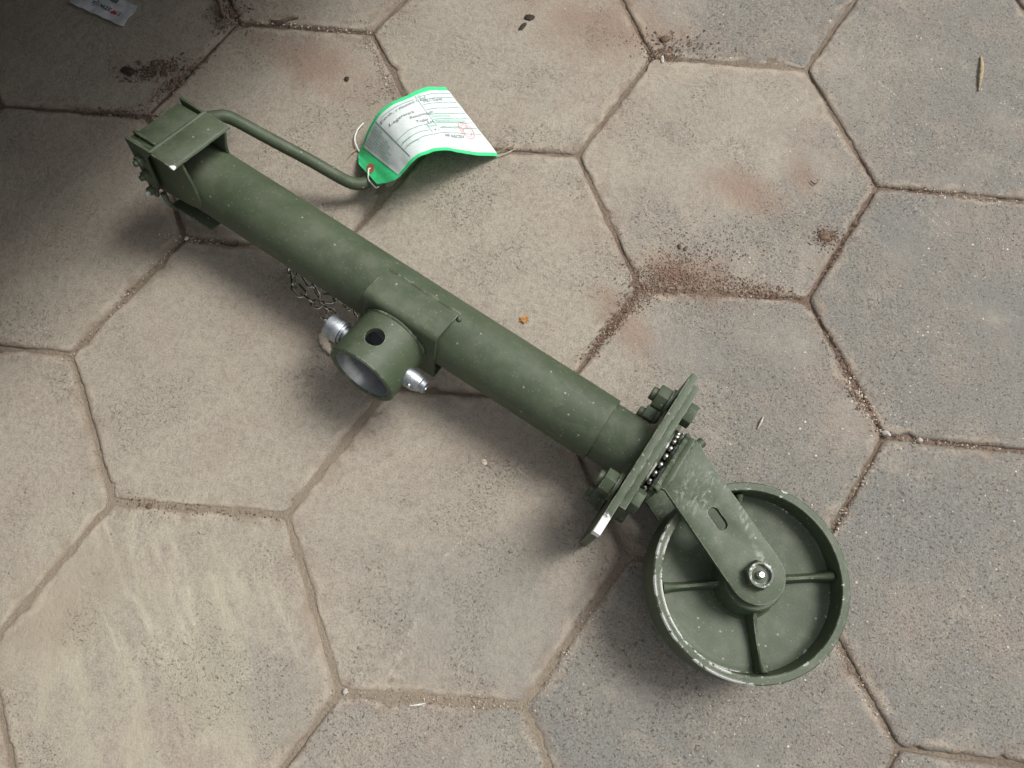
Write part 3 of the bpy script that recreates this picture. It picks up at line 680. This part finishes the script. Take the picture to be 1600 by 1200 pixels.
def TS(s, y, off=0.0):
    """s: metres from the free end, y: metres from the lower edge, off: height over the sheet"""
    a, b = rule(s); p = b.lerp(a, y / TWd)
    a1, b1 = rule(s + .002); a0, b0 = rule(s - .002)
    ds = b1.lerp(a1, y / TWd) - b0.lerp(a0, y / TWd); n = ds.cross(a - b).normalized()
    if n.z < 0: n = -n
    return p + n * (off + .0009 * noise.noise((s * 45, y * 28, 3)) + .0004 * noise.noise((s * 130, y * 90, 8)))
tg0 = Vector((-.33, 0, 0))
tagE = empty('inspection_tag', tg0, 'bright green bordered white paper tag with handwriting, curled up beside the crank handle', 'tag')
SE2 = 0                                                              # arc position where the tip starts
for i in range(len(ac)):
    if (E2s[i] - Vector(E2[10])).length < 1e-5: SE2 = ac[i]
def sheet(name, outline_y, s0, s1, off, thick, mat, ns=60, ny=6, parent=tagE):
    bm = bmesh.new(); top, bot = [], []
    for i in range(ns + 1):
        s = s0 + (s1 - s0) * i / ns; y0, y1 = outline_y(s)
        top.append([bm.verts.new(TS(s, y0 + (y1 - y0) * j / ny, off) - tg0) for j in range(ny + 1)])
        bot.append([bm.verts.new(TS(s, y0 + (y1 - y0) * j / ny, off - thick) - tg0) for j in range(ny + 1)])
    for i in range(ns):
        for j in range(ny):
            bm.faces.new((top[i][j], top[i + 1][j], top[i + 1][j + 1], top[i][j + 1])); bm.faces.new((bot[i][j], bot[i][j + 1], bot[i + 1][j + 1], bot[i + 1][j]))
        for j in (0, ny): bm.faces.new((top[i][j], top[i + 1][j], bot[i + 1][j], bot[i][j]))
    for i in (0, ns):
        for j in range(ny): bm.faces.new((top[i][j], top[i][j + 1], bot[i][j + 1], bot[i][j]))
    return finish(name, bm, mat, parent)
def tip(s):
    d = max(0, s - SE2); k = min(1, d / (TL - SE2))
    return (.030 * k, TWd - .016 * k)
sheet('card', tip, 0, TL, 0, .0005, GREEN, 100, 24)
SP = SE2 - .006
sheet('white_panel', lambda s: (.0040, TWd - .0060), .0002, SP, .0005, .0003, WHITE, 110, 24)
def lines(name, segs, mat, w=.0007, off=.00085):
    bm = bmesh.new()
    for (s0, y0, s1, y1) in segs:
        d = Vector((s1 - s0, y1 - y0)); n = max(1, int(d.length / .002)); q = Vector((-d.y, d.x)).normalized() * w / 2; rows = []
        for i in range(n + 1):
            p = Vector((s0, y0)).lerp(Vector((s1, y1)), i / n)
            rows.append((bm.verts.new(TS(p.x + q.x, p.y + q.y, off) - tg0), bm.verts.new(TS(p.x - q.x, p.y - q.y, off) - tg0)))
        for a, b in zip(rows, rows[1:]): bm.faces.new((a[0], b[0], b[1], a[1]))
    return finish(name, bm, mat, tagE)
SC = SP - .020; SM = .068; SN = .056                                  # rulings: tiny-print strip, column line
W_ = TWd
seg = [(SC, .0072, SC, W_ - .007), (SM - .001, .040, SM - .001, W_ - .007), (SM + .012, .032, SM + .012, .046)]
seg += [(SC, .022, SM, .030), (.002, .030, SM, .030)] + [(SC, .031, SM + .014, .036), (SC, .041, SM + .004, .047), (SC - .004, W_ - .012, SM + .004, W_ - .011)]
seg += [(.002, y, SM - .003, y) for y in (.038, .046, .052, .060, .068, .076, .083, .089)]
lines('ruled_lines', seg, PRINT, .00075)
lines('printed_bars', [(.012, .049, SM - .004, .049), (SM - .001, .0425, SM + .013, .0425), (.030, .0565, SM - .004, .0565)], PRINTL, .0030, .0008)
def write(name, body, s, y, size, mat, ang=0.0, shear=0.0, jit=0.0, off=.00105, vertical=False):
    V, F = text_mesh(body, size, shear); bm = bmesh.new(); vs = []
    for v in V:
        x = v.x; yy = v.y + jit * noise.noise((v.x * 400, v.y * 400, len(body))) + jit * 2.5 * noise.noise((v.x * 90, 3, len(body)))
        xr = x * math.cos(ang) - yy * math.sin(ang); yr = x * math.sin(ang) + yy * math.cos(ang)
        vs.append(bm.verts.new(TS(s - xr, y + yr, off) - tg0))
    for f in F:
        try: bm.faces.new([vs[i] for i in f])
        except ValueError: pass
    return finish(name, bm, mat, tagE, smooth=False)
for body, s, y, sz, a in (('Eenh. v steunwiel 1 : 2 x 9', SC - .001, .0800, .0062, .06), ('Legerwerk :', SC - .004, .0665, .0070, .05), ('Remonstabiele', SC - .024, .0595, .0062, .06), ('Trailer', SC - .027, .0505, .0068, .05),
                          ('1ML-L Dienst', SM - .006, .0785, .0070, 0), ('S M', SM + .010, .0465, .0065, 0), ('4 1', SM + .008, .0335, .0060, 0), ('NI RECEIV', SM - .002, .0225, .0070, -.02)):
    write('handwriting', body, s, y, sz, INK, a, .25, .0005)
for k in range(8): write('small_print', ['bij terugzending dit label aan het materieel laten zitten', 'nr. codering en serienummer van het onderdeel', 'volledig invullen met pen, zie voorschrift', 'datum van keuring en naam van de keurmeester', 'onderdeel is gekeurd en goed bevonden', 'label niet verwijderen voor de montage', 'bewaren bij opslag in het magazijn', 'geldig na stempel'][k], SP - .0022 - .0021 * k, W_ - .0095, .0029, PRINT, -PI / 2 , 0, 0)
for y, tx in ((.0235, 'opmerking'), (.0318, 'gewicht'), (.090, 'naam'), (.0845, 'ontvanger')): write('small_print', tx, (SC - .003) if y < .05 else SM - .004, y, .0030, PRINT)
write('small_print', 'bestemd voor onderdeel', SM - .006, .0388, .0034, PRINT)
# red stamp
bm = bmesh.new(); vs = []
def ringband(cs, cy, rx, ry, wd, rot):
    A, B = [], []
    for k in range(48):
        a = 2 * PI * k / 48; wv = wd * (.5 + .7 * abs(noise.noise((a * 2, cs * 30, 1))) + .3)
        for lst, e in ((A, -wv / 2), (B, wv / 2)):
            px, py = (rx + e) * math.cos(a), (ry + e) * math.sin(a)
            lst.append(bm.verts.new(TS(cs + px * math.cos(rot) - py * math.sin(rot), cy + px * math.sin(rot) + py * math.cos(rot), .0011) - tg0))
    for k in range(48): bm.faces.new((A[k], A[(k + 1) % 48], B[(k + 1) % 48], B[k]))
ringband(.022, .035, .0095, .0125, .0010, .35); ringband(.022, .035, .0062, .0088, .0007, .35)
finish('red_stamp', bm, STAMP, tagE, smooth=False)
write('stamp_print', 'A 17', .0275, .0335, .0065, STAMP, .25, 0, .0003)
# eyelet patch, hole and string
HS, HY = SE2 + .0070, .056
bm = bmesh.new(); vs = [bm.verts.new(TS(HS + .0068 * math.cos(2 * PI * k / 40), HY + .0068 * math.sin(2 * PI * k / 40) * 1.15, .0006) - tg0) for k in range(40)]; bm.faces.new(vs)
finish('eyelet_patch', bm, EYELET, tagE, smooth=False)
bm = bmesh.new(); vs = [bm.verts.new(TS(HS + .0021 * math.cos(2 * PI * k / 20), HY + .0021 * math.sin(2 * PI * k / 20), .0008) - tg0) for k in range(20)]; bm.faces.new(vs)
finish('eyelet_hole', bm, DARK, tagE, smooth=False)
bm = bmesh.new()
g = lambda s, y, o: TS(s, y, o) - tg0
sweep(bm, smooth_path([g(HS, HY, .0003), g(HS + .003, HY - .001, .0022), g(TL - .0015, HY - .003, .0016), g(TL + .0, HY - .004, -.0005) + Vector((-.001, -.002, -.002)), Vector((-.3455, -.0660, .0280)) - tg0, Vector((-.3405, -.0690, .0230)) - tg0, Vector((-.3385, -.0660, .0200)) - tg0], 6), .00075, 8)
st = finish('string', bm, STRING, tagE)
bm = bmesh.new()
sweep(bm, smooth_path([Vector(p) - tg0 for p in ((-.3700, .0160, .0020), (-.3745, .0065, .0030), (-.3755, -.0045, .0035), (-.3725, -.0120, .0030), (-.3690, -.0175, .0010))], 6), .0008, 8)
finish('string', bm, STRING, tagE)

# ------------------------------------------------------------------ torn printed label, upper left
lp = Vector((-.7126, .1338, .0016)); le = (Vector((-.6464, .1085, .0016)) - lp); LWd = le.length; lx = le.normalized(); ly = Vector((-lx.y, lx.x, 0))
lab = empty('torn_label', (lp.x, lp.y, 0), 'torn dirty white printed label lying on the dark paving at the upper left corner', 'label')
ol = [(0, 0), (.012, -.0004), (.03, .0006), (.05, -.0003), (LWd, .0002), (LWd + .0006, .012), (LWd - .0016, .021), (LWd - .002, .0295), (.055, .0300), (.03, .0335), (.01, .0325), (-.0015, .020)]
bm = bmesh.new(); LT = lambda x, y, t: Vector((0, 0, lp.z + t + .0010 * math.sin(x * 90) * (y / .03))) + lx * x + ly * y
nx = 14
rows = []
for i in range(nx + 1):
    x = LWd * i / nx; y1 = .0295 + .003 * (1 - i / nx) + .0006 * math.sin(i * 2.3); y0 = .0005 * math.sin(i * 1.9)
    rows.append([[bm.verts.new(LT(x + (.0012 * math.sin(j * 2 + 1) if i in (0, nx) else 0), y0 + (y1 - y0) * j / 5, t)) for j in range(6)] for t in (.0004, 0)])
for A, B in zip(rows, rows[1:]):
    for t in (0, 1):
        for j in range(5): bm.faces.new((A[t][j], B[t][j], B[t][j + 1], A[t][j + 1]))
    for j in (0, 5): bm.faces.new((A[0][j], B[0][j], B[1][j], A[1][j]))
for A in (rows[0], rows[-1]):
    for j in range(5): bm.faces.new((A[0][j], A[0][j + 1], A[1][j + 1], A[1][j]))
finish('paper', bm, LABELP, lab)
def lab_write(body, x, y, size, mat):                                  # upside down: the text's own up points to the paper's near edge
    V, F = text_mesh(body, size); bm = bmesh.new(); vs = [bm.verts.new(LT(x - v.x, y - v.y, .0007)) for v in V]
    for f in F:
        try: bm.faces.new([vs[i] for i in f])
        except ValueError: pass
    finish('lettering', bm, mat, lab, smooth=False)
lab_write('tr', LWd - .0105, .0145, .0105, BLACKINK); lab_write('atwijk', LWd - .0228, .0145, .0105, BLACKINK)
bm = bmesh.new(); hv = []
for k in range(28):
    a = 2 * PI * k / 28; hx = 16 * math.sin(a) ** 3; hy = 13 * math.cos(a) - 5 * math.cos(2 * a) - 2 * math.cos(3 * a) - math.cos(4 * a)
    hv.append(bm.verts.new(LT(LWd - .0188 - hx * .00022, .0108 - hy * .00022, .0007)))
bm.faces.new(hv); finish('heart_mark', bm, REDINK, lab, smooth=False)
bm = bmesh.new()
for k in range(10):
    x = .026 + k * .0022; bm.faces.new([bm.verts.new(LT(*q, .0007)) for q in ((x, .0200 + .003 * abs(math.sin(k * 1.7))), (x + .0017, .0205 + .002 * abs(math.sin(k * 2.7))), (x + .0018, .0290), (x, .0288))])
finish('smudged_print', bm, GREYINK, lab, smooth=False)

# ------------------------------------------------------------------ litter
def zt(x, y): return 0.0008
def strip(name, pts, w, t, mat, label, cat, taper=True):
    o0 = Vector((pts[0][0], pts[0][1], 0)); bm = bmesh.new(); P = smooth_path(pts, 5); rows = []
    for i, p in enumerate(P):
        d = (P[min(i + 1, len(P) - 1)] - P[max(i - 1, 0)]).normalized(); q = Vector((-d.y, d.x, 0)).normalized(); k = i / (len(P) - 1)
        ww = w * (.35 + .65 * math.sin(PI * min(1, .12 + k * .85))) if taper else w
        ww *= 1 + .2 * math.sin(i * 2.2)
        rows.append([bm.verts.new(p - o0 + q * a * ww / 2 + Vector((0, 0, b * t))) for a, b in ((-1, 0), (-.6, 1), (.1, 1.25), (.7, .9), (1, 0))])
    for A, B in zip(rows, rows[1:]):
        for j in range(5): bm.faces.new((A[j], A[(j + 1) % 5], B[(j + 1) % 5], B[j]))
    bm.faces.new(rows[0]); bm.faces.new(rows[-1][::-1])
    return tag(finish(name, bm, mat, None, o0), label, cat)
def lump(name, x, y, r, mat, label, cat, sq=(1, 1, .6), z=0.0, n=2, rough=.35, group=None):
    bm = bmesh.new(); bmesh.ops.create_icosphere(bm, subdivisions=n, radius=r)
    ph = x * 1000 % 17
    for v in bm.verts:
        k = 1 + rough * noise.noise(v.co / r * 1.3 + Vector((ph, y * 50, 0))) + rough * .5 * noise.noise(v.co / r * 3 + Vector((ph, 0, 0)))
        v.co = Vector((v.co.x * sq[0], v.co.y * sq[1], v.co.z * sq[2])) * k
    bmesh.ops.rotate(bm, verts=bm.verts, matrix=Matrix.Rotation(ph, 3, 'Z'), cent=(0, 0, 0))
    return tag(finish(name, bm, mat, None, (x, y, z + r * sq[2] * .5), ang=40), label, cat, group)
strip('straw', [(.2618, .1660, .001), (.2610, .1520, .003), (.2588, .1380, .003), (.2565, .1225, .001)], .0042, .0009, STRAW, 'single brown dry straw lying on the grey stone at the upper right', 'straw')
strip('straw', [(-.2300, -.0040, .001), (-.2225, .0010, .003), (-.2140, .0072, .002)], .0016, .0008, STRAW, 'short tan straw poking out at the free corner of the green tag, the upper one', 'straw')
strip('straw', [(-.2290, -.0085, .001), (-.2210, -.0040, .002), (-.2120, .0030, .001)], .0012, .0008, PALE, 'short pale straw at the free corner of the green tag, the lower one', 'straw')
strip('straw', [(.0395, -.2520, .001), (.0372, -.2580, .0025), (.0345, -.2640, .001)], .0018, .0007, PALE, 'tiny pale curled straw on the stone to the right of the bolted plate', 'straw')
strip('straw', [(-.2425, -.5268, .0012), (-.2365, -.5255, .002), (-.2300, -.5235, .0012)], .0016, .0007, CHALK, 'white straw bit lying in the dusty joint at the bottom centre', 'straw')
strip('twig', [(-.3705, -.0135, .001), (-.3760, -.0200, .0018), (-.3790, -.0260, .001)], .0014, .0008, STRAW, 'tiny brown twig left of the white string', 'twig')
strip('twig', [(-.4880, -.1330, .001), (-.4770, -.1345, .0016), (-.4700, -.1345, .0016), (-.4700, -.1290, .0016)], .0010, .0008, BARK, 'small bent dark twig in the joint below the head of the tube', 'twig')
strip('twig', [(.0830, -.0030, .001), (.0870, -.0065, .0018), (.0905, -.0030, .001)], .0010, .0008, BARK, 'tiny dark hooked twig on the stone with the rusty stain', 'twig')
strip('splinter', [(-.3715, -.2170, .004), (-.3650, -.2265, .006), (-.3580, -.2350, .004)], .0080, .0020, PALE, 'pale wood splinter lying against the open socket tube', 'splinter')
strip('bark_strip', [(-.4900, .1330, .001), (-.4790, .1320, .0022), (-.4700, .1375, .0022), (-.4610, .1400, .001)], .0038, .0012, CLOD, 'thin curled bark strip in the joint at the top left', 'bark')
strip('bark_strip', [(-.5560, .1560, .001), (-.5480, .1470, .003), (-.5440, .1370, .002), (-.5400, .1310, .001)], .0045, .0018, CLOD, 'brown bark strip standing in the joint at the top edge, beside the torn label', 'bark')
def leaf():
    bm = bmesh.new(); P = [(0, -.003), (.002, -.0035), (.003, -.001), (.0052, -.0012), (.004, .001), (.005, .003), (.002, .0024), (.0008, .0046), (-.001, .002), (-.0036, .0026), (-.0025, 0), (-.004, -.002), (-.0015, -.0015)]
    prism(bm, P, lambda x, y, t: Vector((x, y, t + .0009 * math.sin(x * 500))), .0006, .0014); return bm
tag(finish('leaf_fragment', leaf(), ORANGE, None, (-.1855, -.1811, .0004)), 'small orange ragged leaf fragment on the beige stone above the tube', 'leaf')
lump('paper_flake', -.2060, -.3202, .0024, PALE, 'white crumpled flake on the stone below the tube', 'flake', (1.2, 1, .35))
lump('pebble', .1498, -.2560, .0036, PEBBLE, 'largest pale angular pebble, wedged at the joint corner right of the tube plate', 'pebble', (.8, 1.2, .8), -.0015)
lump('pebble', .1794, -.2588, .0025, PEBBLE, 'small square pale pebble in the joint right of the larger wedged one', 'pebble', (1, 1, .8), -.0012)
lump('pebble', -.5205, -.1312, .0022, CHALK, 'small whitish pebble at the joint corner below the tube head', 'pebble')
lump('pebble', -.2965, -.5215, .0024, PEBBLE, 'small pale pebble at the joint corner at the bottom centre', 'pebble')
lump('pebble', -.4930, -.3905, .0026, CLOD, 'brown pebble in the dusty joint at the lower left', 'pebble')
lump('pebble', -.0708, .1275, .0030, PEBBLE, 'pinkish grey pebble at the top joint corner right of the tag', 'pebble', (1.6, .7, .5))
lump('soil_clod', -.2146, .1669, .0046, BARK, 'dark soil clod at the top, the upper of two near the frame edge', 'clod', (1.3, .8, .35))
lump('soil_clod', -.2213, .1545, .0038, BARK, 'flat dark soil clod at the top, the lower of two near the frame edge', 'clod', (1.6, .7, .25))
lump('soil_clod', -.0690, .1545, .0046, CLOD, 'brown soil clod beside the top joint corner right of the tag', 'clod', (1.3, .9, .4))
lump('soil_clod', -.6262, .0545, .0068, BARK, 'dark bark clod on the shaded stone left of the tube head', 'clod', (1.2, .7, .18), rough=.7)
lump('soil_clod', .0965, -.0620, .0045, CLOD, 'red brown soil clod near the joint right of the rusty stain', 'clod', (1, 1.2, .3))
lump('soil_clod', -.3965, .0690, .0026, BARK, 'small round dark clod on the stone between tube head and tag', 'clod', (1, 1, .5))
lump('soil_clod', -.0430, -.0890, .0024, CLOD, 'small dark clod above the crumbly spill of soil, the left of a pair', 'clod', (1.2, .8, .6))
lump('soil_clod', -.0370, -.0905, .0020, CLOD, 'small dark clod above the crumbly spill of soil, the right of a pair', 'clod', (1.2, .8, .6))
# loose grit nobody could count
def grit():
    rnd = random.Random(3); V, F, T = [], [], []
    def bit(x, y, r, c, z=0.0):
        b = len(V); a = rnd.uniform(0, 6.28); e = rnd.uniform(.6, 1.5)
        for k in range(4):
            t = a + k * PI / 2 + rnd.uniform(-.4, .4); V.append((x + r * e * math.cos(t), y + r / e * math.sin(t), z - .0002))
        V.append((x + rnd.uniform(-.3, .3) * r, y + rnd.uniform(-.3, .3) * r, z + r * rnd.uniform(.25, .6)))
        k = rnd.uniform(.85, 1.15); cc = tuple(min(1, q * k) for q in c)
        for q in range(4): F.append((b + q, b + (q + 1) % 4, b + 4))
        T.extend([(*cc, 1)] * 5)
    red = (.25, .150, .115); brown = (.23, .17, .125); pale = (.56, .50, .42); dark = (.11, .08, .06); dust = (.33, .27, .2); white = (.78, .76, .70)
    def cluster(n, cx, cy, sx, sy, ang, cols, rmin, rmax, z=0.0002):
        for _ in range(n):
            gx, gy = rnd.gauss(0, sx), rnd.gauss(0, sy); x = cx + gx * math.cos(ang) - gy * math.sin(ang); y = cy + gx * math.sin(ang) + gy * math.cos(ang)
            bit(x, y, rmin + (rmax - rmin) * rnd.random() ** 3, rnd.choice(cols), z)
    spill = [red, red, red, brown, brown, dust, dark]
    cluster(1500, -.054, -.120, .019, .011, .1, spill, .0002, .0012); cluster(800, -.075, -.143, .014, .006, .8, spill, .0002, .0012)
    cluster(1100, .000, -.124, .032, .0060, .02, spill, .0002, .0011); cluster(800, -.102, -.180, .022, .0035, .96, spill, .00025, .0012)
    cluster(400, .040, -.130, .016, .004, -.1, spill, .0004, .0015); cluster(700, -.025, -.095, .035, .022, .3, [brown, dark, red, dust], .0003, .0012)
    cluster(260, .098, -.063, .006, .006, 0, [red, red, dark], .0004, .0014); cluster(300, .118, -.2, .030, .003, -1.02, spill, .0004, .0016)
    cluster(500, .13, -.231, .014, .0035, -1.0, [red, brown, pale, dark], .0004, .0018); cluster(350, .22, -.003, .05, .0022, -.03, [red, brown, pale], .0003, .0013)
    cluster(260, .115, -.07, .03, .002, 1.08, [red, brown, dark], .0004, .0014)
    cluster(420, -.060, .150, .030, .010, 0, [dark, brown, brown], .0004, .0014); cluster(300, -.07, .133, .010, .006, 0, [dark, brown, red], .0005, .0016)
    cluster(500, -.60, .060, .016, .006, .35, [dark, dark, brown], .0006, .0026); cluster(380, -.575, .045, .02, .004, .96, [dark, brown, brown], .0005, .0018)
    cluster(260, -.62, .003, .03, .003, 0, [dark, brown], .0005, .0018); cluster(360, -.54, .135, .012, .010, .9, [dark, brown, brown], .0006, .0024)
    cluster(240, -.44, .1305, .04, .002, 0, [dark, brown, pale], .0004, .0014); cluster(300, -.365, .09, .028, .0025, -1.06, [brown, pale, dust], .0004, .0013)
    cluster(320, -.56, -.19, .05, .0025, 1.04, [brown, dust, pale], .0003, .0011); cluster(200, -.515, -.1315, .02, .002, 0, [brown, pale], .0004, .0012)
    cluster(260, -.45, -.389, .05, .0035, 0, [brown, dust, dark], .0003, .0012)
    cluster(300, -.22, -.521, .05, .003, .03, [dust, pale, brown], .0003, .0011); cluster(260, -.11, -.455, .04, .003, 1.05, [dust, pale, brown], .0003, .001)
    cluster(200, .11, -.455, .04, .0022, -1.0, [dust, red, pale], .0003, .0012); cluster(220, .115, -.325, .04, .0022, 1.07, [dust, red, pale, dark], .0003, .0013)
    cluster(240, .21, -.2585, .04, .002, 0, [dust, red, pale], .0003, .0013)
    for _ in range(900): bit(rnd.uniform(-.8, .35), rnd.uniform(-.62, .25), rnd.uniform(.0002, .00055), rnd.choice([white, pale, brown, dark, dust]))
    for _ in range(240): bit(rnd.uniform(.0, .35), rnd.uniform(-.55, .25), rnd.uniform(.0003, .0009), rnd.choice([white, white, pale, dust]))
    me = bpy.data.meshes.new('loose_grit'); me.from_pydata(V, [], F)
    at = me.color_attributes.new('tint', 'FLOAT_COLOR', 'POINT')
    for i, c in enumerate(T): at.data[i].color = c
    o = link('loose_grit', me, GRIT); o['kind'] = 'stuff'; return o
grit()

# ------------------------------------------------------------------ added light blocker, unseen past the upper left corner, shades the paving there
bx = Vector((.51, .86, 0)); by = Vector((-.86, .51, 0))                # along its edge, away from the picture
b0 = Vector((-.440, -.105, 0))
blocker = empty('shade_blocker', b0, 'added low dark light blocker, out of frame, put in to shade the upper left corner', 'shade_blocker')
BT = lambda x, y, t: bx * x + by * y + Vector((0, 0, t))
bm = bmesh.new(); box(bm, BT, -1.0, 1.0, 0, .75, .360, .395); finish('blocker_top', bm, BLOCKER, blocker, bevel=.003)
for x in (-.95, .95):
    for y in (.45, .70):
        bm = bmesh.new(); box(bm, BT, x - .025, x + .025, y - .025, y + .025, 0, .359); finish('blocker_leg', bm, BLOCKER, blocker, bevel=.002)
bm = bmesh.new(); box(bm, BT, -.92, .92, .735, .75, .02, .357); finish('blocker_back', bm, BLOCKER, blocker, bevel=.002)
